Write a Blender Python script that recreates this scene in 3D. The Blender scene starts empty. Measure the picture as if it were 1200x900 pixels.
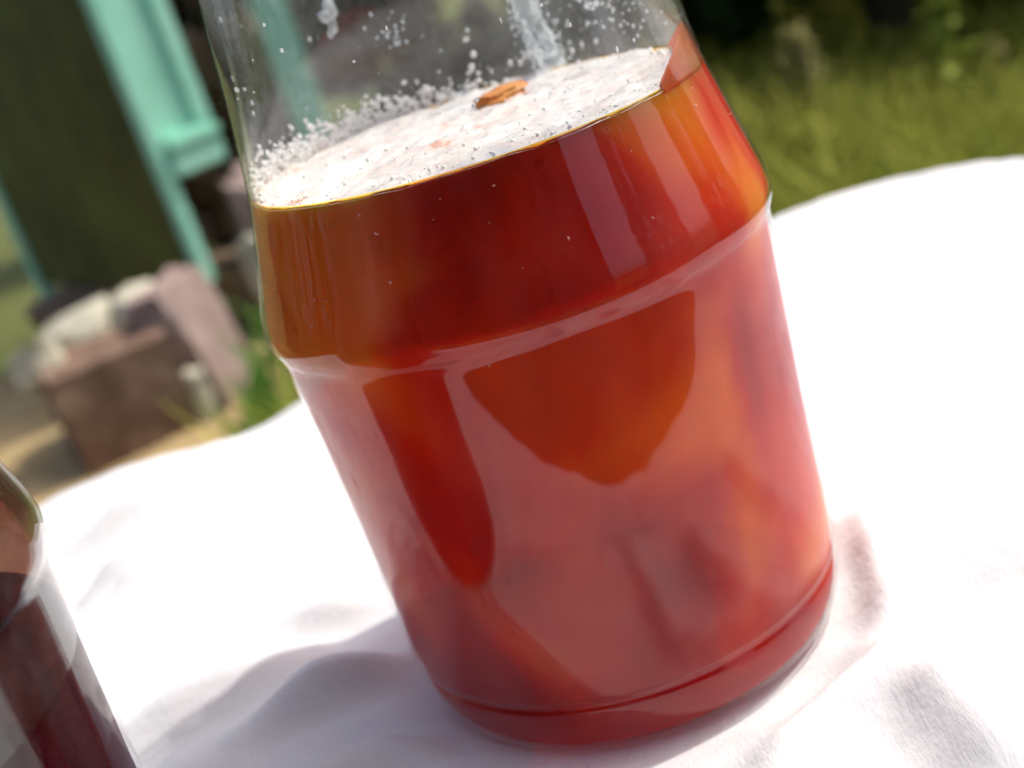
import bpy, bmesh, math, random
import numpy as np
from mathutils import Vector, Matrix, noise

random.seed(7); rng = np.random.default_rng(7)
sc = bpy.context.scene
col = sc.collection
R = math.radians
CM = 0.01

# ---------------------------------------------------------------- camera
cam_d = bpy.data.cameras.new('camera'); cam = bpy.data.objects.new('camera', cam_d); col.objects.link(cam)
yaw, pit, rol = -.035, .343, .321
f0 = Vector((math.sin(yaw), math.cos(yaw), 0)); r0 = Vector((math.cos(yaw), -math.sin(yaw), 0)); u0 = Vector((0, 0, 1))
fw = math.cos(pit)*f0 - math.sin(pit)*u0
up = math.sin(pit)*f0 + math.cos(pit)*u0
cr = math.cos(rol)*r0 - math.sin(rol)*up
cu = math.sin(rol)*r0 + math.cos(rol)*up
M = Matrix((cr, cu, -fw)).transposed().to_4x4(); M.translation = Vector((0, -.24434, .14874))
cam.matrix_world = M
cam_d.lens = 45; cam_d.sensor_width = 36; cam_d.clip_start = .005; cam_d.clip_end = 500
cam_d.dof.use_dof = True; cam_d.dof.focus_distance = .205; cam_d.dof.aperture_fstop = 14.5
sc.camera = cam

# ---------------------------------------------------------------- light
SUN_AZ, SUN_EL = R(70), R(57)          # azimuth clockwise from +y
w = bpy.data.worlds.new('World'); sc.world = w; w.use_nodes = True
nt = w.node_tree; nt.nodes.clear()
sky = nt.nodes.new('ShaderNodeTexSky'); sky.sky_type = 'NISHITA'; sky.sun_disc = False
sky.sun_elevation = SUN_EL; sky.sun_rotation = SUN_AZ; sky.air_density = .8; sky.dust_density = 5
bg = nt.nodes.new('ShaderNodeBackground'); bg.inputs[1].default_value = .15
wo = nt.nodes.new('ShaderNodeOutputWorld')
nt.links.new(sky.outputs[0], bg.inputs[0]); nt.links.new(bg.outputs[0], wo.inputs[0])
sd = bpy.data.lights.new('sun', 'SUN'); sd.energy = 2.25; sd.angle = R(.6); sd.color = (1, .95, .87)
so = bpy.data.objects.new('sun', sd); col.objects.link(so)
tosun = Vector((math.sin(SUN_AZ)*math.cos(SUN_EL), math.cos(SUN_AZ)*math.cos(SUN_EL), math.sin(SUN_EL)))
so.rotation_euler = (-tosun).to_track_quat('-Z', 'Y').to_euler(); so.location = (0, 0, 6)
vs = sc.view_settings; vs.view_transform = 'Standard'; vs.look = 'None'; vs.gamma = 1; vs.exposure = .5
cy = sc.cycles
cy.use_denoising = True; cy.use_adaptive_sampling = True; cy.adaptive_threshold = .04; cy.adaptive_min_samples = 12; cy.max_bounces = 8; cy.transparent_max_bounces = 14; cy.volume_bounces = 0
cy.transmission_bounces = 12; cy.glossy_bounces = 4; cy.diffuse_bounces = 3; cy.sample_clamp_indirect = 6

# ---------------------------------------------------------------- materials
def mat(name):
    m = bpy.data.materials.new(name); m.use_nodes = True
    n = m.node_tree; n.nodes.clear()
    o = n.nodes.new('ShaderNodeOutputMaterial')
    return m, n, o
def N(n, t, **kw):
    x = n.nodes.new('ShaderNode' + t)
    for k, v in kw.items():
        if k in x.inputs: x.inputs[k].default_value = v
        else: setattr(x, k, v)
    return x
def c4(c): return (c[0], c[1], c[2], 1)
def ramp(n, stops):
    r = n.nodes.new('ShaderNodeValToRGB'); e = r.color_ramp.elements
    while len(e) < len(stops): e.new(.5)
    for x, (p, c) in zip(e, stops): x.position = p; x.color = c4(c)
    return r
def surf(name, stops, scale=6, rough=.85, bump=.3, bscale=60, bdist=.004, detail=6, spec=.3, trans=0):
    m, n, o = mat(name)
    tc = N(n, 'TexCoord'); ns = N(n, 'TexNoise', Scale=scale, Detail=detail, Roughness=.6)
    n.links.new(tc.outputs['Object'], ns.inputs['Vector'])
    rp = ramp(n, stops); n.links.new(ns.outputs[0], rp.inputs[0])
    b = N(n, 'BsdfPrincipled', Roughness=rough); b.inputs['Specular IOR Level'].default_value = spec
    n.links.new(rp.outputs[0], b.inputs['Base Color'])
    if bump:
        n2 = N(n, 'TexNoise', Scale=bscale, Detail=8); n.links.new(tc.outputs['Object'], n2.inputs['Vector'])
        bp = N(n, 'Bump', Strength=bump, Distance=bdist); n.links.new(n2.outputs[0], bp.inputs['Height']); n.links.new(bp.outputs[0], b.inputs['Normal'])
    if trans:
        t = N(n, 'BsdfTranslucent'); n.links.new(rp.outputs[0], t.inputs[0])
        mx = N(n, 'MixShader'); mx.inputs[0].default_value = trans
        n.links.new(b.outputs[0], mx.inputs[1]); n.links.new(t.outputs[0], mx.inputs[2]); n.links.new(mx.outputs[0], o.inputs[0])
    else: n.links.new(b.outputs[0], o.inputs[0])
    return m

def glass_mat(name, tint=(.97, .985, .98), ior=1.52, rough=.012, haze=0., wob=.08, streak=1.):
    m, n, o = mat(name)
    geo = N(n, 'NewGeometry')
    io = N(n, 'Mix'); io.data_type = 'FLOAT'; io.inputs[2].default_value = ior; io.inputs[3].default_value = 1/ior
    n.links.new(geo.outputs['Backfacing'], io.inputs[0])
    tc = N(n, 'TexCoord'); mp = N(n, 'Mapping'); mp.inputs['Scale'].default_value = (1, 1, .35)
    n.links.new(tc.outputs['Object'], mp.inputs[0])
    ns = N(n, 'TexNoise', Scale=70, Detail=2); n.links.new(mp.outputs[0], ns.inputs['Vector'])
    bp = N(n, 'Bump', Strength=wob, Distance=.002); n.links.new(ns.outputs[0], bp.inputs['Height'])
    fr = N(n, 'Fresnel'); n.links.new(io.outputs[0], fr.inputs['IOR'])
    tr = N(n, 'BsdfTransparent'); tr.inputs[0].default_value = c4(tint)
    gl = N(n, 'BsdfGlossy', Roughness=rough); gl.inputs[0].default_value = (1, 1, 1, 1)
    n.links.new(bp.outputs[0], gl.inputs['Normal'])
    mx = N(n, 'MixShader'); n.links.new(fr.outputs[0], mx.inputs[0]); n.links.new(tr.outputs[0], mx.inputs[1]); n.links.new(gl.outputs[0], mx.inputs[2])
    out = mx
    if haze:                                              # breath of condensation and dried film on the wall
        h1 = N(n, 'TexNoise', Scale=55, Detail=7, Roughness=.65); hm = N(n, 'Mapping'); hm.inputs['Scale'].default_value = (1, 1, streak); n.links.new(tc.outputs['Object'], hm.inputs[0]); n.links.new(hm.outputs[0], h1.inputs['Vector'])
        rp = ramp(n, [(.46, (0, 0, 0)), (.72, (haze,)*3)]); n.links.new(h1.outputs[0], rp.inputs[0])
        df = N(n, 'BsdfDiffuse'); df.inputs[0].default_value = (.8, .8, .8, 1)
        tl = N(n, 'BsdfTranslucent'); tl.inputs[0].default_value = (.8, .8, .8, 1)
        ad = N(n, 'MixShader'); ad.inputs[0].default_value = .5; n.links.new(df.outputs[0], ad.inputs[1]); n.links.new(tl.outputs[0], ad.inputs[2])
        m2 = N(n, 'MixShader'); n.links.new(rp.outputs[0], m2.inputs[0]); n.links.new(mx.outputs[0], m2.inputs[1]); n.links.new(ad.outputs[0], m2.inputs[2])
        out = m2
    n.links.new(out.outputs[0], o.inputs[0])
    return m

def liquid_mat(name, stops, radius, scale, vs=14, top_light=0., clear=0.):
    """cloudy juice: light wanders through it (random-walk scattering); drifting pulp gives its colour clouds"""
    m, n, o = mat(name)
    tc = N(n, 'TexCoord'); mp = N(n, 'Mapping'); mp.inputs['Scale'].default_value = (1, 1, .8)
    n.links.new(tc.outputs['Object'], mp.inputs[0])
    ns = N(n, 'TexNoise', Scale=vs*2.2, Detail=2.5, Roughness=.42, Distortion=.35); n.links.new(mp.outputs[0], ns.inputs['Vector'])
    sx = N(n, 'SeparateXYZ'); n.links.new(tc.outputs['Object'], sx.inputs[0])       # sunlit orange put into the colour towards the top, redder below
    ma = N(n, 'Math', operation='MULTIPLY_ADD'); ma.inputs[1].default_value = top_light; ma.inputs[2].default_value = -.07*top_light; n.links.new(sx.outputs[2], ma.inputs[0])
    ad = N(n, 'Math', operation='ADD'); n.links.new(ns.outputs[0], ad.inputs[0]); n.links.new(ma.outputs[0], ad.inputs[1])
    rp = ramp(n, stops); n.links.new(ad.outputs[0], rp.inputs[0])
    b = N(n, 'BsdfPrincipled', Roughness=.5); b.subsurface_method = 'RANDOM_WALK'
    b.inputs['Subsurface Weight'].default_value = 1; b.inputs['Subsurface Radius'].default_value = radius
    b.inputs['Subsurface Scale'].default_value = scale; b.inputs['Specular IOR Level'].default_value = 0
    b.inputs['Subsurface Anisotropy'].default_value = .3
    n.links.new(rp.outputs[0], b.inputs['Base Color'])
    tr = N(n, 'BsdfTransparent'); tr.inputs[0].default_value = (.95, .12, .03, 1)      # share of light that goes straight through
    mx = N(n, 'MixShader'); mx.inputs[0].default_value = clear; n.links.new(b.outputs[0], mx.inputs[1]); n.links.new(tr.outputs[0], mx.inputs[2])
    n.links.new(mx.outputs[0], o.inputs[0])
    return m

MG_OUT = glass_mat('jar_glass_outer', ior=1.53, haze=.05, streak=.14)
MG_STAIN = glass_mat('jar_glass_stained', (.46, .30, .22), 1.5, haze=.05)
MG_IN = glass_mat('jar_glass_inner', ior=1.5, haze=.12)
M_LIQ = liquid_mat('orange_red_juice', [(.36, (.36, .012, .014)), (.50, (.60, .034, .012)), (.66, (.90, .19, .018))], (1, .22, .07), .05, 15, 1.7, .28)
M_LIQ2 = liquid_mat('dark_cherry_juice', [(.3, (.011, .001, .002)), (.7, (.024, .002, .004))], (1, .15, .15), .004)
M_FOAM = surf('pale_foam', [(.27, (.75, .36, .22)), (.36, (.92, .74, .66)), (.6, (.96, .89, .84))], 130, .18, .6, 700, .0006, spec=.8)
M_BUB = surf('bubble_film', [(.3, (.95, .93, .92)), (.7, (.97, .96, .95))], 100, .2, 0, spec=.5)
M_FRUIT2 = surf('floating_fruit', [(.35, (.72, .22, .04)), (.65, (.75, .32, .08))], 90, .4, .3, 300, .001)

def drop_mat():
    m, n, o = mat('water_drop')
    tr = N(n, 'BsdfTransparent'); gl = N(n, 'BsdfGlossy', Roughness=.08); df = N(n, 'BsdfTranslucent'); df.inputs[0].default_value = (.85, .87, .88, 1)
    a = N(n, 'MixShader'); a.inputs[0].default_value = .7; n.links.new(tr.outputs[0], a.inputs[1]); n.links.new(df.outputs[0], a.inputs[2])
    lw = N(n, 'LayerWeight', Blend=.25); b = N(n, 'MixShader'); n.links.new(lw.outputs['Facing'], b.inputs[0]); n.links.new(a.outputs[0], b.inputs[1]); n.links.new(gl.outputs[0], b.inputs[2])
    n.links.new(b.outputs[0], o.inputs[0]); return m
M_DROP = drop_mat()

def cloth_mat():
    m, n, o = mat('white_cotton')
    tc = N(n, 'TexCoord')
    b = N(n, 'BsdfPrincipled', Roughness=.9); b.inputs['Specular IOR Level'].default_value = .15
    b.inputs['Sheen Weight'].default_value = .1
    ns = N(n, 'TexNoise', Scale=14, Detail=5); n.links.new(tc.outputs['Object'], ns.inputs['Vector'])
    rp = ramp(n, [(.3, (.70, .70, .72)), (.65, (.77, .77, .775))]); n.links.new(ns.outputs[0], rp.inputs[0]); n.links.new(rp.outputs[0], b.inputs['Base Color'])
    hs = []
    for rot, sx in ((.26, 1), (.26, 0)):                 # warp and weft threads with slubs
        mp = N(n, 'Mapping'); mp.inputs['Rotation'].default_value = (0, 0, -rot + (0 if sx else R(90))); mp.inputs['Scale'].default_value = (1, .25, .3)
        n.links.new(tc.outputs['Object'], mp.inputs[0])
        t = N(n, 'TexNoise', Scale=1500, Detail=3, Roughness=.6); n.links.new(mp.outputs[0], t.inputs['Vector']); hs.append(t)
    ad = N(n, 'Math', operation='ADD'); n.links.new(hs[0].outputs[0], ad.inputs[0]); n.links.new(hs[1].outputs[0], ad.inputs[1])
    n3 = N(n, 'TexNoise', Scale=160, Detail=6); n.links.new(tc.outputs['Object'], n3.inputs['Vector'])
    b1 = N(n, 'Bump', Strength=.3, Distance=.0004); n.links.new(ad.outputs[0], b1.inputs['Height'])
    b2 = N(n, 'Bump', Strength=.35, Distance=.0016); n.links.new(n3.outputs[0], b2.inputs['Height']); n.links.new(b1.outputs[0], b2.inputs['Normal'])
    n.links.new(b2.outputs[0], b.inputs['Normal'])
    tl = N(n, 'BsdfTranslucent'); tl.inputs[0].default_value = (.75, .75, .76, 1)
    mx = N(n, 'MixShader'); mx.inputs[0].default_value = .12; n.links.new(b.outputs[0], mx.inputs[1]); n.links.new(tl.outputs[0], mx.inputs[2])
    n.links.new(mx.outputs[0], o.inputs[0]); return m
M_CLOTH = cloth_mat()

M_GROUND = surf('meadow_soil', [(.3, (.07, .085, .018)), (.55, (.11, .125, .03)), (.75, (.15, .14, .05))], 1.5, .95, .6, 20, .03)
M_EARTH = surf('ochre_earth', [(.3, (.34, .24, .11)), (.6, (.46, .34, .17)), (.8, (.5, .39, .23))], 5, .95, .7, 30, .02)
M_MINT = surf('mint_paint', [(.3, (.33, .76, .56)), (.5, (.40, .84, .66)), (.72, (.48, .86, .70))], 9, .45, .25, 70, .002, spec=.4)
M_OLIVE = surf('olive_panel', [(.3, (.058, .055, .011)), (.5, (.10, .105, .02)), (.72, (.14, .16, .03))], 3.5, .7, .25, 40, .003)
M_WOOD = surf('weathered_wood', [(.3, (.09, .055, .035)), (.7, (.17, .11, .075))], 9, .9, .5, 50, .004)
M_BLOCK = surf('mauve_block', [(.3, (.13, .075, .05)), (.5, (.20, .125, .09)), (.7, (.30, .21, .15))], 12, .95, .8, 60, .008)
M_CREAM = surf('cream_stone', [(.3, (.4, .38, .29)), (.7, (.64, .61, .48))], 10, .95, .8, 40, .008)
M_MAUVE = surf('mauve_stone', [(.3, (.27, .19, .17)), (.7, (.42, .32, .29))], 10, .95, .8, 40, .008)
M_TAN = surf('tan_stone', [(.3, (.15, .11, .075)), (.7, (.26, .19, .13))], 10, .95, .8, 40, .008)
M_SHED = surf('dark_shed_board', [(.3, (.03, .022, .016)), (.7, (.06, .045, .03))], 8, .9, .5, 40, .004)
def leafm(name, a, b, t=.3): return surf(name, [(.3, a), (.7, b)], 3, .75, 0, trans=t, spec=.12)
M_GRASS = leafm('grass_blade', (.23, .27, .035), (.42, .41, .085))
M_GRASS2 = leafm('green_grass', (.06, .2, .02), (.14, .3, .055))
M_LEAF = leafm('bush_leaf', (.012, .032, .006), (.03, .06, .012), .2)
M_LEAF2 = leafm('bush_leaf_light', (.02, .05, .01), (.045, .085, .015), .2)
M_SEED = surf('seed_head', [(.3, (.3, .29, .1)), (.7, (.44, .40, .17))], 30, .9, 0, trans=.25)
M_STALK = surf('stalk_green', [(.3, (.24, .32, .04)), (.7, (.36, .42, .08))], 20, .7, 0, trans=.2)
M_BARK = surf('bark', [(.3, (.05, .035, .025)), (.7, (.1, .075, .05))], 12, .95, .8, 40, .01)

# ---------------------------------------------------------------- helpers
def mesh_obj(name, verts, faces, mats, parent=None, smooth=False, mi=None):
    me = bpy.data.meshes.new(name); me.from_pydata([tuple(v) for v in verts], [], [tuple(f) for f in faces])
    for m in (mats if isinstance(mats, (list, tuple)) else [mats]): me.materials.append(m)
    if smooth: me.polygons.foreach_set('use_smooth', np.ones(len(me.polygons), dtype=bool))
    if mi is not None: me.polygons.foreach_set('material_index', np.array(mi, dtype=np.int32))
    me.update()
    o = bpy.data.objects.new(name, me); col.objects.link(o)
    if parent: o.parent = parent
    return o
def empty(name, loc, label, cat, rz=0, group=None):
    o = bpy.data.objects.new(name, None); col.objects.link(o); o.location = loc; o.rotation_euler = (0, 0, rz)
    o.empty_display_size = .05
    return tag(o, label, cat, group)
def tag(o, label, cat, group=None):
    o['label'] = label; o['category'] = cat
    if group: o['group'] = group
    return o
def box(name, lo, hi, m, parent=None, bev=.004):
    bm = bmesh.new(); bmesh.ops.create_cube(bm, size=1)
    for v in bm.verts: v.co = Vector([lo[i] + (v.co[i]+.5)*(hi[i]-lo[i]) for i in range(3)])
    if bev: bmesh.ops.bevel(bm, geom=bm.edges[:], offset=bev, segments=2, affect='EDGES')
    me = bpy.data.meshes.new(name); bm.to_mesh(me); bm.free(); me.materials.append(m)
    o = bpy.data.objects.new(name, me); col.objects.link(o)
    if parent: o.parent = parent
    return o
def rock(name, size, m, parent=None, loc=(0, 0, 0), rz=0, seed=0, sub=3, boxy=.75, amp=.12):
    bm = bmesh.new(); bmesh.ops.create_cube(bm, size=2)
    bmesh.ops.subdivide_edges(bm, edges=bm.edges[:], cuts=sub+2, use_grid_fill=True)
    for v in bm.verts:
        p = v.co.copy(); s = p.normalized()*1.15
        q = p*boxy + s*(1-boxy)
        q *= 1 + amp*1.2*noise.noise(p*1.3 + Vector((seed*7.1, seed*3.3, 0))) + .7*amp*noise.noise(p*3.5 + Vector((seed*5, 0, 1)))
        v.co = q
    rr_ = random.Random(seed*31+5)
    for k in range(9 if boxy < .97 else 5):                # split faces: flatten what stands beyond random planes
        nn = Vector((rr_.gauss(0, 1), rr_.gauss(0, 1), rr_.gauss(0, .7))).normalized(); dd = (.86 if boxy < .97 else 1.25) + rr_.random()*.25
        for v in bm.verts:
            e = v.co.dot(nn) - dd
            if e > 0: v.co -= nn*e*.92
    for v in bm.verts: v.co = Vector((v.co.x*size[0]/2, v.co.y*size[1]/2, v.co.z*size[2]/2))
    me = bpy.data.meshes.new(name); bm.to_mesh(me); bm.free(); me.materials.append(m)
    me.polygons.foreach_set('use_smooth', np.ones(len(me.polygons), dtype=bool)); me.set_sharp_from_angle(angle=R(18))
    o = bpy.data.objects.new(name, me); col.objects.link(o); o.location = loc; o.rotation_euler = (0, 0, rz)
    if parent: o.parent = parent
    return o
def lathe(prof, seg=96, wob=0.):
    V, F = [], []
    for r, z in prof:
        for k in range(seg):
            a = 2*math.pi*k/seg
            V.append((r*math.cos(a), r*math.sin(a), z))
    for i in range(len(prof)-1):
        for k in range(seg):
            k2 = (k+1) % seg
            F.append((i*seg+k, i*seg+k2, (i+1)*seg+k2, (i+1)*seg+k))
    return V, F
def smooth_prof(pts, n=6):
    out = []
    P = [Vector((p[0], p[1])) for p in pts]
    for i in range(len(P)-1):
        a, b, c, d = P[max(i-1, 0)], P[i], P[i+1], P[min(i+2, len(P)-1)]
        for k in range(n):
            t = k/n
            q = .5*((2*b) + (c-a)*t + (2*a-5*b+4*c-d)*t*t + (3*b-3*c+d-a)*t**3)
            out.append((max(q.x, 0), q.y))
    out.append(tuple(P[-1])); return out
def quads_mesh(name, P, m, parent=None):
    """P: (n,4,3) array of separate quads"""
    n = len(P); me = bpy.data.meshes.new(name)
    me.vertices.add(4*n); me.vertices.foreach_set('co', P.reshape(-1).astype(np.float32))
    me.loops.add(4*n); me.loops.foreach_set('vertex_index', np.arange(4*n, dtype=np.int32))
    me.polygons.add(n); me.polygons.foreach_set('loop_start', np.arange(0, 4*n, 4, dtype=np.int32))
    me.update(calc_edges=True); me.validate()
    me.materials.append(m)
    o = bpy.data.objects.new(name, me); col.objects.link(o)
    if parent: o.parent = parent
    return o
def tube(pts, rad, seg=8):
    V, F = [], []
    for i, p in enumerate(pts):
        p = Vector([float(q) for q in p]); d = (Vector(pts[min(i+1, len(pts)-1)]) - Vector(pts[max(i-1, 0)])).normalized()
        a = d.orthogonal().normalized(); b = d.cross(a); r = float(rad[i] if hasattr(rad, "__len__") else rad)
        for k in range(seg):
            t = 2*math.pi*k/seg; V.append(p + r*(math.cos(t)*a + math.sin(t)*b))
    for i in range(len(pts)-1):
        for k in range(seg):
            F.append((i*seg+k, i*seg+(k+1) % seg, (i+1)*seg+(k+1) % seg, (i+1)*seg+k))
    return V, F

GZ = -.70
# ---------------------------------------------------------------- the setting
g = 150
V, F = [], []
xs = np.concatenate([np.linspace(-g, -8, 12), np.linspace(-7.5, 7.5, 61), np.linspace(8, g, 12)])
for y in xs:
    for x in xs:
        V.append((x, y, GZ + (.03*noise.noise(Vector((x*.8, y*.8, 0))) - .03 if abs(x) < 8 and abs(y) < 8 else -.02)))
n_ = len(xs)
for j in range(n_-1):
    for i in range(n_-1): F.append((j*n_+i, j*n_+i+1, (j+1)*n_+i+1, (j+1)*n_+i))
gr = mesh_obj('ground', V, F, M_GROUND, smooth=True); gr['kind'] = 'structure'
# trodden ochre earth beside the cabinet
V, F = [(-1.45, 2.75, GZ+.012)], []
K = 48; RN = 10
for j in range(1, RN+1):
    for k in range(K):
        a = 2*math.pi*k/K; rr = (.9 + .16*math.sin(2*a+1) + .1*math.sin(5*a))*j/RN
        V.append((-1.45+1.0*rr*math.cos(a), 2.75+1.15*rr*math.sin(a), GZ + .012 + .012*noise.noise(Vector((rr*math.cos(a)*4, rr*math.sin(a)*4, 3))) - (.05 if j == RN else 0)))
for k in range(K): F.append((0, 1+k, 1+(k+1) % K))
for j in range(RN-1):
    for k in range(K): F.append((1+j*K+k, 1+(j+1)*K+k, 1+(j+1)*K+(k+1) % K, 1+j*K+(k+1) % K))
ea = mesh_obj('earth_path', V, F, M_EARTH, smooth=True); ea['kind'] = 'structure'

# ---------------------------------------------------------------- bench under the cloth
TA = math.atan2(.26, .966); ta = Vector((math.cos(TA), math.sin(TA))); tb = Vector((-math.sin(TA), math.cos(TA)))
S0, S1, T0, T1 = -.80, .250, -.138, .220
bench = empty('bench', (0, 0, GZ), 'narrow wooden bench standing in the grass under the white cloth', 'bench', TA)
bt = -GZ - .008
box('seat_board', (S0+.02, T0+.015, bt-.035), (S1-.02, T1-.015, bt), M_WOOD, bench, .012)
for sx in (S0+.08, S1-.13):
    for ty in (T0+.04, T1-.085):
        box('leg', (sx, ty, 0), (sx+.045, ty+.045, bt-.036), M_WOOD, bench)
box('stretcher', (S0+.126, .01, .2), (S1-.131, .04, .25), M_WOOD, bench)

# ---------------------------------------------------------------- cloth
ridges = [  # (x0,y0,x1,y1,height,width) in cm, low folds in the cotton
    (-16.5, 12.4, -12.2, 14.8, .6, .55), (-14.3, 6.0, -9.4, 12.4, .75, .65), (-14.8, 9.6, -12.3, 11.2, .55, .5), (-14.6, 14.2, -10.6, 17.6, .6, .65), (-10.6, 14.5, -7.0, 19.8, .55, .65),
    (-12.6, 0.0, -7.6, 2.5, .42, .6), (-8.6, -.5, -5.2, 1.0, .5, .5), (-9, -4.6, -4.4, -2.4, .5, .6), (-5.6, -6.0, -1.5, -5.3, .45, .6), (-13, -4, -9.5, -1, .4, .8), (-8.0, 4.4, -5.8, 4.0, .2, .45),
    (1.4, -6.6, 4.6, -4.6, .3, .55), (4.6, -5.0, 5.0, -9.0, .55, .9), (5.5, .6, 4.7, -3.4, .34, .5), (8.0, -2.0, 10.5, -7.5, .4, .9), (1.6, -6.6, 1.4, -10, .4, .7),
    (6.3, -2.7, 8.2, -2.1, .2, .5), (12, 1, 18, 6, .25, 1.0), (-19, 13, -15, 17, .3, .8), (-6, -9, 3, -10.5, .5, 1.0),
    (-20, 18, -13, 20.5, .4, 1.1), (-9.5, 19, -3, 22.5, .5, 1.4)]
def wr(x, y):
    """height of the resting cloth, metres, x y in cm"""
    p = Vector((x, y, 0))
    h = .16*noise.noise(p*.13) + .07*noise.noise(p*.33 + Vector((5, 2, 0)))
    q = Vector((x*.22 + .6*noise.noise(p*.1), y*.5, 7.0))
    h += .2*(1-abs(noise.noise(q))*2.2)
    h += .08*noise.noise(p*.8)
    for (x0, y0, x1, y1, hh, ww) in ridges:
        dx, dy = x1-x0, y1-y0; L2 = dx*dx+dy*dy
        t = max(0, min(1, ((x-x0)*dx+(y-y0)*dy)/L2)); d = math.hypot(x-x0-t*dx, y-y0-t*dy)
        if d < 3*ww:
            e = math.sin(math.pi*min(1, max(0, .12+.76*t)))
            h += 1.9*hh*e*math.exp(-(d/ww)**2)
    h += .2
    for (cx, cy_) in ((0, 0), (-12.6, -8.5)):             # pressed flat under the jars
        rr = math.hypot(x-cx, y-cy_); k = min(1, max(0, (rr-4.35)/1.5)); k = k*k*(3-2*k)
        h = h*k
    return h*CM
RC = .07; RB = .012; HANG = .24
def cloth_pt(s, t):
    qx = min(max(s, S0+RC), S1-RC); qy = min(max(t, T0+RC), T1-RC)
    dx, dy = s-qx, t-qy; d = math.hypot(dx, dy)
    if d <= RC or d < 1e-9: out, drop, nx, ny = d, 0, 0, 0
    else:
        e = d-RC
        if e < RB*math.pi/2: out, drop = RC+RB*math.sin(e/RB), RB*(1-math.cos(e/RB))
        else: out, drop = RC+RB, RB+e-RB*math.pi/2
    if d > 1e-9: nx, ny = dx/d, dy/d
    else: nx = ny = 0
    if drop > 0:
        lam = (s*nx*0+ (s if abs(ny) > abs(nx) else t))
        out += min(1, drop/.12)*(.014*math.sin(lam*34+1.5*math.sin(lam*9)) + .012) + .01*drop
    x = qx+nx*out; y = qy+ny*out
    X = ta.x*x+tb.x*y; Y = ta.y*x+tb.y*y
    k = max(0, 1-drop/.03)
    return (X, Y, wr(X*100, Y*100)*k - drop)
def axis(lo, hi, flo, fhi, fine, coarse):
    a = list(np.arange(lo, flo, coarse)) + list(np.arange(flo, fhi, fine)) + list(np.arange(fhi, hi+coarse*.5, coarse)); return a
ss = axis(S0-HANG, S1+HANG, -.26, .29, .0022, .011); ts = axis(T0-HANG, T1+HANG, -.19, .265, .0022, .011)
V = [cloth_pt(s, t) for t in ts for s in ss]
ns_ = len(ss); F = [(j*ns_+i, j*ns_+i+1, (j+1)*ns_+i+1, (j+1)*ns_+i) for j in range(len(ts)-1) for i in range(ns_-1)]
cl = mesh_obj('tablecloth', V, F, M_CLOTH, smooth=True)
tag(cl, 'crumpled white cotton cloth spread under the two jars', 'cloth')

# ---------------------------------------------------------------- jars
OUT = [(0, .35), (2.6, .30), (3.7, .05), (4.1, 0.), (4.36, .10), (4.53, .38), (4.63, .8), (4.68, 1.12), (4.635, 1.24), (4.66, 1.36), (4.70, 1.7),
       (4.76, 4), (4.86, 6.5), (4.93, 8.0), (4.96, 8.34), (5.03, 8.52), (5.085, 8.72), (5.06, 9.0), (4.96, 9.4), (4.70, 10.3), (4.45, 11.3), (4.30, 12.3), (4.17, 13.3),
       (4.0, 14.8), (3.82, 16.0), (3.5, 16.9), (3.25, 17.4), (3.2, 17.8), (3.32, 17.95), (3.32, 18.1), (3.2, 18.2), (3.2, 18.45), (3.32, 18.6), (3.32, 18.75), (3.2, 18.9), (3.2, 19.3), (3.1, 19.42)]
INN = [(2.98, 19.3), (2.95, 17.6), (3.05, 17.3), (3.3, 16.8), (3.6, 15.9), (3.78, 14.7), (3.95, 13.3), (4.15, 12.3), (4.33, 11.6), (4.415, 11.3), (4.67, 10.3), (4.90, 9.4), (5.0, 9.0), (5.02, 8.72), (4.97, 8.5), (4.90, 8.3), (4.87, 8.0),
       (4.80, 6.5), (4.70, 4), (4.64, 1.7), (4.58, 1.24), (4.56, .8), (4.46, .40), (4.28, .16), (4.0, .10), (3.5, .14), (2.5, .36), (0, .42)]
def make_jar(loc, rz, label, liq, level, lname, inner):
    root = empty('jar', loc, label, 'jar', rz)
    po = [(r*CM, z*CM) for r, z in smooth_prof(OUT, 5)]; pi_ = [(r*CM, z*CM) for r, z in smooth_prof(INN, 4)]
    prof = po + pi_; V, F = lathe(prof, 120)
    ni = (len(po)-1)*120
    mi = [0]*ni + [1 if pi_[max(0, (q-ni)//120-1)][1] > level*CM or q < ni+120 else 2 for q in range(ni, len(F))]
    keep = [q for q in range(len(F)) if mi[q] < 2]         # wall against juice has no interface of its own
    mesh_obj('glass_wall', V, [F[q] for q in keep], [MG_OUT, inner], root, True, [mi[q] for q in keep])
    # liquid: follows the inner wall with a hair's gap, meniscus at the top
    lp = [(max(r-.03, 0), z+(.02 if r < 3 else 0)) for r, z in reversed(smooth_prof(INN, 4)) if z < level-.05]
    rt = np.interp(level, [q[1] for q in reversed(INN)], [q[0] for q in reversed(INN)])
    lp += [(rt-.022, level-.03), (rt-.03, level-.004), (rt-.04, level), (rt-.10, level-.07), (rt-.25, level-.13), (rt*.6, level-.15), (0.0, level-.15)]
    V, F = lathe([(r*CM, z*CM) for r, z in lp], 96)
    lq = mesh_obj(lname, V, F, liq, root, True)
    return root, lq, rt
jar1, liq1, rt = make_jar((0, 0, .0006), R(20), 'open glass jar of cloudy orange red juice with white froth on top', M_LIQ, 11.33, 'liquid', MG_IN)
jar2, liq2, rt2 = make_jar((-.126, -.085, .0006), R(75), 'glass jar half full of dark cherry juice at the lower left corner', M_LIQ2, 7.3, 'liquid', MG_STAIN)

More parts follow.
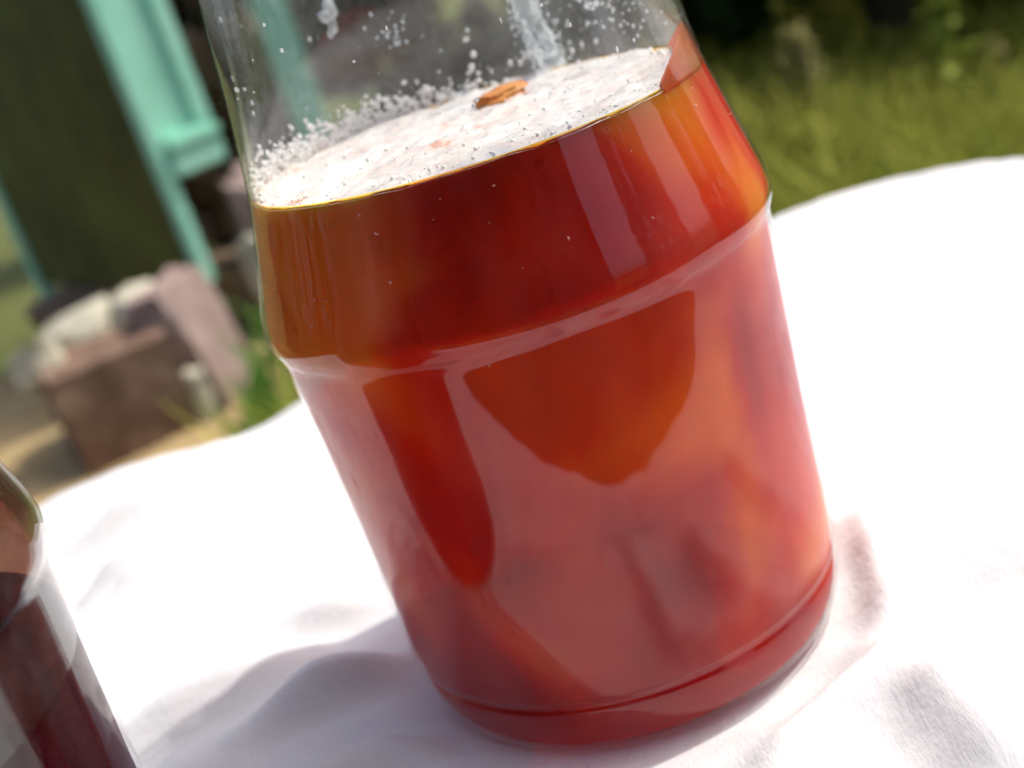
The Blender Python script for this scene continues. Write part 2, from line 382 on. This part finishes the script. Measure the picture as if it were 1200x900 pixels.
# froth on the juice of the first jar: a lumpy raft, thousands of bubbles, one floating scrap of fruit
LV = 11.33
V, F = [], []
RNG, SG = 34, 120
for j in range(RNG+1):
    for k in range(SG):
        a = 2*math.pi*k/SG; r = (rt-.025)*j/RNG
        x, y = r*math.cos(a), r*math.sin(a)
        h = .13 + .10*noise.noise(Vector((x*1.6, y*1.6, 2))) + .07*noise.noise(Vector((x*5, y*5, 4)))
        if j == RNG: h = .15 + .03*noise.noise(Vector((x*3, y*3, 9)))
        if j > RNG-3: h = max(h, .06)
        if j == RNG: x *= (rt-.008)/(rt-.025); y *= (rt-.008)/(rt-.025); h = .07 + .04*noise.noise(Vector((x*2, y*2, 9)))
        V.append((x*CM, y*CM, (LV-.13+h)*CM))
for j in range(RNG):
    for k in range(SG): F.append((j*SG+k, j*SG+(k+1) % SG, (j+1)*SG+(k+1) % SG, (j+1)*SG+k))
mesh_obj('foam', V, F, M_FOAM, liq1, True)
def ico(sub):
    bm = bmesh.new(); bmesh.ops.create_icosphere(bm, subdivisions=sub, radius=1)
    v = np.array([p.co[:] for p in bm.verts]); f = np.array([[q.index for q in p.verts] for p in bm.faces]); bm.free(); return v, f
IV, IF = ico(1)
def spheres(name, items, m, parent, squash=None):
    V = []; F = []
    for i, (c, r) in enumerate(items):
        v = IV*rng.uniform(.6, 1.35, 3)*r*(1 + (rng.uniform(-.25, .25, (len(IV), 1)) if squash else 0))
        if squash: v[:, 2] *= squash
        V.append(v + np.array(c)); F.append(IF + i*len(IV))
    V = np.concatenate(V); F = np.concatenate(F)
    o = mesh_obj(name, V.tolist(), F.tolist(), m, parent, True); o['kind'] = 'stuff'; return o
items = []
for i in range(550):
    a = random.uniform(0, 2*math.pi); r = (rt-.12)*math.sqrt(random.random())
    if random.random() < .5: r = (rt-.10) - abs(random.gauss(0, .35))
    q = random.choice((.012, .016, .02, .024, .03, .045))
    items.append(((r*math.cos(a)*CM, r*math.sin(a)*CM, (LV+.0+q*.3)*CM), q*CM))
def wall_r(z): return float(np.interp(z, [q[1] for q in reversed(INN)], [q[0] for q in reversed(INN)]))
RZ1 = R(20)
for i in range(900):  # froth clinging to the far glass above the surface
    a = R(random.gauss(136, 26)) - RZ1; z = LV - .02 + abs(random.gauss(0, .27)); r = wall_r(z) - .05
    q = random.uniform(.015, .06)+.05*random.random()**4
    items.append(((r*math.cos(a)*CM, r*math.sin(a)*CM, z*CM), q*CM))
spheres('bubbles', items, M_BUB, liq1)
items = []
for i in range(26):                                       # single bubbles stuck to the near glass under the surface
    z = LV - .25 - abs(random.gauss(0, 1.2)); a = R(random.uniform(190, 350)) - RZ1; r = wall_r(z) - .02
    items.append(((r*math.cos(a)*CM, r*math.sin(a)*CM, z*CM), random.uniform(.012, .032)*CM))
spheres('trapped_bubbles', items, surf('pink_bubble', [(.3, (.8, .42, .3)), (.7, (.85, .55, .45))], 100, .3, 0), liq1, 1)
# orange sheet added to imitate juice refracted up the right-hand wall
V, F = [], []; KA, KZ = 60, 10
for k in range(KA+1):
    ad = -44 + 62*k/KA; e = math.sin(math.pi*k/KA)**.9; a = R(ad) - RZ1
    zt = LV + .05 + (.6 + .05*noise.noise(Vector((ad*.08, 0, 3))) + .03*noise.noise(Vector((ad*.4, 1, 3))))*e
    for j in range(KZ+1):
        z = LV - .1 + (zt-LV+.1)*j/KZ; r = wall_r(z) - .02
        V.append((r*math.cos(a)*CM, r*math.sin(a)*CM, z*CM))
for k in range(KA):
    for j in range(KZ): F.append((k*(KZ+1)+j, (k+1)*(KZ+1)+j, (k+1)*(KZ+1)+j+1, k*(KZ+1)+j+1))
M_REFRACT = surf('refraction_sheet', [(.35, (.74, .13, .012)), (.7, (.85, .26, .04))], 120, .3, 0, trans=.6)
fo = mesh_obj('refraction_sheet', V, F, M_REFRACT, liq1, True); fo.modifiers.new('thick', 'SOLIDIFY').thickness = .0003
items = []
for i in range(420):                                      # water drops on the inside of the glass
    z = random.uniform(11.6, 15.8); a = R(random.gauss(38, 13)) - RZ1 if random.random() < .7 else random.uniform(0, 6.28)
    r = wall_r(z) - .015; q = abs(random.gauss(0, .02)) + .008
    items.append(((r*math.cos(a)*CM, r*math.sin(a)*CM, z*CM), q*CM))
for i in range(240):
    z = random.uniform(12.2, 16.2); a = R(random.gauss(35, 9)) - RZ1; r = wall_r(z) - .015
    items.append(((r*math.cos(a)*CM, r*math.sin(a)*CM, z*CM), (random.uniform(.01, .03)+.06*random.random()**8)*CM))
for i in range(900):                                      # white drops drawn along the sky's reflection in the far glass
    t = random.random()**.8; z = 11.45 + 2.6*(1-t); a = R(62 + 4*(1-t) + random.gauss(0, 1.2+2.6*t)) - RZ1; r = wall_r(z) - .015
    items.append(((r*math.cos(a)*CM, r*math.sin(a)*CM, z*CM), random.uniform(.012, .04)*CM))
for k in range(9):                                        # one fat drop
    z = 14.0 - .07*k + random.uniform(-.03, .03); a = R(124 + random.uniform(-1.6, 1.6)) - RZ1; r = wall_r(z) - .02
    items.append(((r*math.cos(a)*CM, r*math.sin(a)*CM, z*CM), (.16-.013*k)*CM))
for i in range(26):
    z = 12.6+random.uniform(0, .9)*i/26+.2; a = R(104 + random.gauss(0, 3)) - RZ1; r = wall_r(z)-.015
    items.append(((r*math.cos(a)*CM, r*math.sin(a)*CM, z*CM), random.uniform(.015, .05)*CM))
spheres('drops_and_sky_streak', items, M_DROP, jar1.children[0], 1.3)
# pale strip on the far glass drawn in place of the sky's reflection
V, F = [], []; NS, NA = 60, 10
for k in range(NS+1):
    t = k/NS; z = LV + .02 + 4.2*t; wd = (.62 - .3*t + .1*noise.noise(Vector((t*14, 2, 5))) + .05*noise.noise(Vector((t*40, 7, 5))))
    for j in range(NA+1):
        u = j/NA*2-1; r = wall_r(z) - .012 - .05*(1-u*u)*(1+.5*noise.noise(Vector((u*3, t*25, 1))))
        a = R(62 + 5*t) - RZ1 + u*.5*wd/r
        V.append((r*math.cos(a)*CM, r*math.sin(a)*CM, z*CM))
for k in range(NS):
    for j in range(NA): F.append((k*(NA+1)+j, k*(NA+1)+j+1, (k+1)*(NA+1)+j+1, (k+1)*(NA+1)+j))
mesh_obj('sky_streak', V, F, M_DROP, jar1.children[0], True)
fp = rock('fruit_scrap', (.011, .006, .003), M_FRUIT2, liq1, (.0125, .014, (LV+.07)*CM), .2, 3, 2, .3, .5)
# ---------------------------------------------------------------- mint cabinet on rubble
cab = empty('cabinet', (-.775, 2.98, -.49), 'mint green painted wooden cabinet with a dark olive side panel', 'cabinet', 0)
# local frame: e1 along the olive side (away to the left), e2 along the mint front (away to the right)
e1 = Vector((-.664, .748, 0)); e2 = Vector((.748, .664, 0))
cab.rotation_euler = (0, 0, math.atan2(e2.y, e2.x))
# local x = e2 (mint front), local y = e1 direction
W, D, H = .19, 1.05, 1.15
box('side_panel', (.012, .03, .0), (.03, D-.04, H), M_OLIVE, cab, .002)
post = box('leg', (0, 0, -.005), (.036, .04, H), M_MINT, cab, .005)
box('leg', (0, D-.045, -.06), (.045, D, H), M_MINT, cab, .005)
box('bottom_rail', (.037, -.014, .27), (W, .028, .375), M_MINT, cab, .006)
box('rail_moulding', (.037, -.024, .34), (W+.004, -.0145, .362), M_MINT, cab, .003)
box('front_panel', (.037, .01, .376), (W-.045, .022, H), M_MINT, cab, .002)
box('stile', (W-.044, -.01, .376), (W, .026, H), M_MINT, cab, .004)
box('back_panel', (W-.02, .03, .28), (W-.004, D-.04, H), M_OLIVE, cab, .002)
box('top_board', (-.03, -.04, H+.001), (W+.03, D+.03, H+.03), M_MINT, cab, .006)
box('shelf', (.031, .03, .29), (W-.021, D-.046, .31), M_WOOD, cab, .002)

def stone(name, size, m, loc, rz, seed, label, boxy=.93, amp=.16, group='rubble stones round the cabinet', tilt=(0, 0)):
    o = rock(name, size, m, None, (loc[0], loc[1], loc[2]), rz, seed, 3, boxy, amp); o.rotation_euler = (R(tilt[0]), R(tilt[1]), rz); return tag(o, label, 'stone', group)
blk = rock('rubble_block', (.27, .24, .24), M_BLOCK, None, (-.945, 2.52, GZ+.115), R(24), 4, 6, 1.0, .06)
tag(blk, 'square mauve brown block lying on the ochre earth before the cabinet', 'block')
stone('stone', (.19, .17, .13), M_CREAM, (-1.03, 2.70, GZ+.235), .9, 11, 'largest cream stone lying on the block under the olive panel', tilt=(12, -14))
stone('stone', (.15, .12, .09), M_CREAM, (-1.09, 2.54, GZ+.235), 1.7, 12, 'cream stone on the left end of the block', tilt=(-10, 16))
stone('stone', (.13, .15, .10), M_CREAM, (-.89, 2.72, GZ+.245), .2, 19, 'cream stone on the right end of the block', tilt=(14, 18))
stone('stone', (.13, .20, .32), M_MAUVE, (-.775, 2.64, GZ+.15), R(-16), 13, 'tall pinkish stone leaning against the right side of the block', .98, .1, tilt=(0, -9))
stone('stone', (.06, .07, .13), M_CREAM, (-.775, 2.50, GZ+.06), 0.3, 14, 'small cream stone against the right side of the block')
stone('stone', (.17, .2, .44), M_MAUVE, (-.60, 3.16, GZ+.21), .3, 15, 'upright pinkish stone to the right of the mint cabinet leg', .8, .12)
stone('stone', (.07, .09, .16), M_CREAM, (-.60, 2.86, GZ+.23), .8, 16, 'thin pale stone at the grass edge right of the rubble', .6, .2)
stone('stone', (.34, .3, .2), M_TAN, (-1.25, 3.55, GZ+.1), .3, 17, 'broad tan stone under the cabinet side')
stone('stone', (.3, .3, .22), M_TAN, (-.70, 3.25, GZ+.1), .9, 18, 'low tan stone under the cabinet front corner')

pst = empty('post', (-.42, 3.30, GZ), 'mint green painted post seen through the empty neck of the jar', 'post', R(8))
box('shaft', (-.045, -.04, -.03), (.045, .04, 1.5), M_MINT, pst, .008)
box('cap', (-.06, -.055, 1.501), (.06, .055, 1.53), M_MINT, pst, .006)

# rough stone wall behind the cabinet
wall = empty('stone_wall', (-.55, 3.75, GZ), 'old brown rubble stone wall behind the cabinet', 'wall', R(-6))
rowz = 0; i = 0
while rowz < 1.5:
    hh = random.uniform(.13, .2); x = -.75 + random.uniform(0, .1)
    while x < .0:
        ww = random.uniform(.16, .34)
        rock('stone', (ww*1.02, .3, hh*1.02), random.choice((M_TAN, M_TAN, M_TAN, M_MAUVE)), wall, (x+ww/2, random.uniform(-.03, .03), rowz+hh/2), 0, 40+i, 1, .85, .12)
        x += ww; i += 1
    rowz += hh

# ---------------------------------------------------------------- vegetation
def leaves(center_fn, n, size, asp=.55):
    P = np.zeros((n, 4, 3))
    for i in range(n):
        c, s = center_fn()
        s *= size
        d = rng.normal(size=3); d /= np.linalg.norm(d); e = rng.normal(size=3); e -= d*(e@d); e /= np.linalg.norm(e)
        P[i, 0] = c - d*s; P[i, 1] = c + e*s*asp; P[i, 2] = c + d*s; P[i, 3] = c - e*s*asp
    return P
def bush(name, loc, rx, ry, h, n, lsize, m, label, group, cat='bush', clumps=26, trunk=True, seed=0):
    root = empty(name, loc, label, cat, 0, group)
    cs = []
    for k in range(clumps):
        a = random.uniform(0, 6.28); rr = math.sqrt(random.random())*.8; z = random.uniform(.12, .92)
        wd = math.sin(math.pi*min(.98, max(.06, z*.8+.15)))
        cs.append((np.array([rx*rr*wd*math.cos(a), ry*rr*wd*math.sin(a), h*z]), random.uniform(.16, .34)*min(rx, ry, h)*1.2))
    def f():
        c, r = random.choice(cs); d = rng.normal(size=3); d /= np.linalg.norm(d)
        p = c + d*r*(.55+.45*random.random()); p[2] = max(p[2], .03); return p, random.uniform(.6, 1.3)
    quads_mesh('crown', leaves(f, n, lsize), m, root)
    # trunk and limbs
    V, F = [], []
    for c, r in [(np.array([0, 0, h*.55]), 0)] + cs[:7]:
        p = [(0, 0, -.05), (c[0]*.25, c[1]*.25, c[2]*.45), tuple(c)]
        v, ff = tube(p, [.05*h/2+.012, .03*h/2+.008, .008], 7); o = len(V); V += v; F += [tuple(q+o for q in f_) for f_ in ff]
    mesh_obj('trunk', V, F, M_BARK, root, True)
    return root
G1 = 'bushes along the edge of the meadow'
bush('bush', (-.1, 4.3, GZ), .8, .6, 1.9, 4200, .055, M_LEAF, 'dark bush behind the empty upper glass of the jar', G1)
bush('bush', (.5, 3.75, GZ), .7, .5, 1.7, 4200, .055, M_LEAF, 'dark bush just right of the jar neck at the top', G1)
bush('bush', (1.3, 3.65, GZ), .75, .55, 1.5, 4200, .055, M_LEAF, 'dark bush behind the two tall weeds', G1)
bush('bush', (2.1, 3.5, GZ), .8, .5, 1.5, 4200, .055, M_LEAF2, 'green bush at the top right corner', G1)
bush('bush', (.95, 4.7, GZ), .8, .5, 1.9, 5000, .06, M_LEAF, 'dark bush deep in the shade behind the fluffy weed', G1)
bush('bush', (1.9, 4.5, GZ), .9, .5, 1.8, 5000, .06, M_LEAF, 'dark bush deep in the shade behind the thin stalk', G1)
bush('bush', (-1.6, 6.2, GZ), 1.1, .8, 2.2, 2000, .07, M_LEAF, 'dark bush rising beyond the stone wall', G1)
# meadow grass
def grass(name, n, xr, yr, hmin, hmax, m, label, keep=lambda x, y: True, lean=.35):
    P = np.zeros((2*n, 4, 3)); i = 0
    while i < n:
        x, y = random.uniform(*xr), random.uniform(*yr)
        if not keep(x, y): continue
        h = random.uniform(hmin, hmax)*(.7+.6*(noise.noise(Vector((x*1.3, y*1.3, 0)))+.5)); h = max(h, .04)
        a = random.uniform(0, 6.28); wv = np.array([math.cos(a), math.sin(a), 0])*random.uniform(.003, .008)
        l = np.array([random.gauss(0, lean)*h, random.gauss(0, lean)*h, 0])
        b = np.array([x, y, GZ-.02]); mid = b + np.array([0, 0, h*.6]) + l*.35; tip = b + np.array([0, 0, h]) + l
        P[2*i] = [b-wv, b+wv, mid+wv*.8, mid-wv*.8]; P[2*i+1] = [mid-wv*.8, mid+wv*.8, tip+wv*.1, tip-wv*.1]
        i += 1
    o = quads_mesh(name, P, m); o['kind'] = 'stuff'; o['label'] = label; o['category'] = 'grass'; return o
inwedge = lambda x, y: y > .8 and x > -.55 + .05*y and x < .75*y + .3
grass('tall_grass', 26000, (-.6, 3.6), (.8, 5.4), .08, .32, M_GRASS, 'yellow green meadow grass beyond the cloth', inwedge)
grass('short_grass', 14000, (-.75, 3.2), (.7, 5.0), .05, .2, M_GRASS2, 'short green grass at the foot of the rubble', lambda x, y: y > .6 and x > -.66 and x < .75*y+.3 and (x > -.5 or y < 2.95), .5)
# broad weed leaves in the meadow
def weed(loc, h, label, head, m, seed):
    root = empty('weed', loc, label, 'weed', 0, 'tall weeds in the meadow')
    rs = random.Random(seed); bend = rs.uniform(-.06, .06)
    pts = [(bend*h*(t**2), .02*math.sin(3*t), h*t) for t in np.linspace(0, 1, 9)]
    v, f = tube(pts, list(np.linspace(.007, .003, 9)), 6); mesh_obj('stalk', v, f, M_STALK, root, True)
    def fh():
        t = 1 - abs(rs.gauss(0, .5))*head[0]; t = max(.3, t); k = (1-t)/head[0]
        rad = head[1]*max(.15, math.sin(min(3.0, max(.1, 2.6-2.2*k*.6))))
        p = np.array([bend*h*t*t, 0, h*t]) + rng.normal(size=3)*rad*.5
        return p, rs.uniform(.5, 1.2)
    quads_mesh('seed_head', leaves(fh, head[2], head[3]), m, root)['kind'] = 'stuff'
    for k in range(7):
        t = .12+.09*k; a = k*2.4; L = .13*(1.1-t)+.03
        d = Vector((math.cos(a), math.sin(a), .35)); b = Vector((bend*h*t*t, 0, h*t)); s_ = Vector((-math.sin(a), math.cos(a), 0))*L*.16
        mesh_obj('leaf', [b, b+d*L*.5+s_, b+d*L-Vector((0, 0, L*.25)), b+d*L*.5-s_], [(0, 1, 2, 3)], M_STALK, root)
    return root
weed((.82, 2.9, GZ), .36, 'weed with a fluffy pale seed head just right of the jar', (.55, .045, 500, .016), M_SEED, 1)
weed((1.15, 2.9, GZ), .35, 'tall thin yellow green weed stalk standing near the right', (.4, .028, 300, .016), M_STALK, 2)
weed((1.28, 2.9, GZ), .2, 'short weed with a pale tip at the right end', (.5, .025, 160, .014), M_SEED, 3)
weed((.72, 2.6, GZ), .17, 'low bushy weed at the foot of the fluffy one', (.6, .09, 500, .02), M_GRASS, 4)

# ---------------------------------------------------------------- unseen dark masses added around the photographer to mask sky in the glass
added_shed = empty('added_shed', (-.3, -2.6, GZ), 'unseen dark board hut added behind the photographer to darken the jar reflections', 'added_shed', R(0))
for k in range(26):
    x0 = -2.9 + k*.19
    box('board', (x0+.002, random.uniform(-.004, .004), 0), (x0+.186, .03, 2.45), M_SHED, added_shed, .004)
box('side_wall', (-2.9, -2.0, 0), (-2.87, -.03, 2.4), M_SHED, added_shed); box('side_wall', (2.01, -2.0, 0), (2.04, -.03, 2.4), M_SHED, added_shed)
box('back_wall', (-2.86, -2.03, 0), (2.0, -2.0, 2.4), M_SHED, added_shed)
rf = mesh_obj('roof', [(-3.1, .3, 2.43), (2.25, .3, 2.43), (2.25, -2.3, 3.0), (-3.1, -2.3, 3.0), (-3.1, .3, 2.5), (2.25, .3, 2.5), (2.25, -2.3, 3.07), (-3.1, -2.3, 3.07)],
              [(0, 3, 2, 1), (4, 5, 6, 7), (0, 1, 5, 4), (1, 2, 6, 5), (2, 3, 7, 6), (3, 0, 4, 7)], M_WOOD, added_shed)
def az(a, d): return (math.sin(R(a))*d, math.cos(R(a))*d, GZ)
def added_conifer(a, d, r, h, label):  # dark tree placed out of view to block sky from the reflections
    root = empty('added_conifer', az(a, d), label, 'tree', 0, 'unseen conifers added to mask the sky in the glass')
    def f():
        z = random.uniform(.02, 1); rr = r*(1-z**3)*(.75+.35*random.random()); t = random.uniform(0, 6.28)
        return np.array([rr*math.cos(t), rr*math.sin(t), h*z]), random.uniform(.6, 1.3)
    quads_mesh('crown', leaves(f, 5500, .07, .5), M_LEAF, root)
    v, f_ = tube([(0, 0, -.05), (.02, 0, h*.5), (0, 0, h*.92)], [.12, .08, .02], 9); mesh_obj('trunk', v, f_, M_BARK, root, True)
added_conifer(118, 3.6, .68, 3.4, 'columnar dark tree added to part two strips of mirrored sky')
added_conifer(80, 4.2, .85, 3.0, 'columnar dark tree added out to the right to mask the sky')
added_conifer(-72, 4.6, 1.2, 3.6, 'columnar dark tree added out to the left to mask the sky')
added_conifer(-102, 4.4, 1.2, 3.6, 'columnar dark tree added behind the photographer on the left to mask the sky')
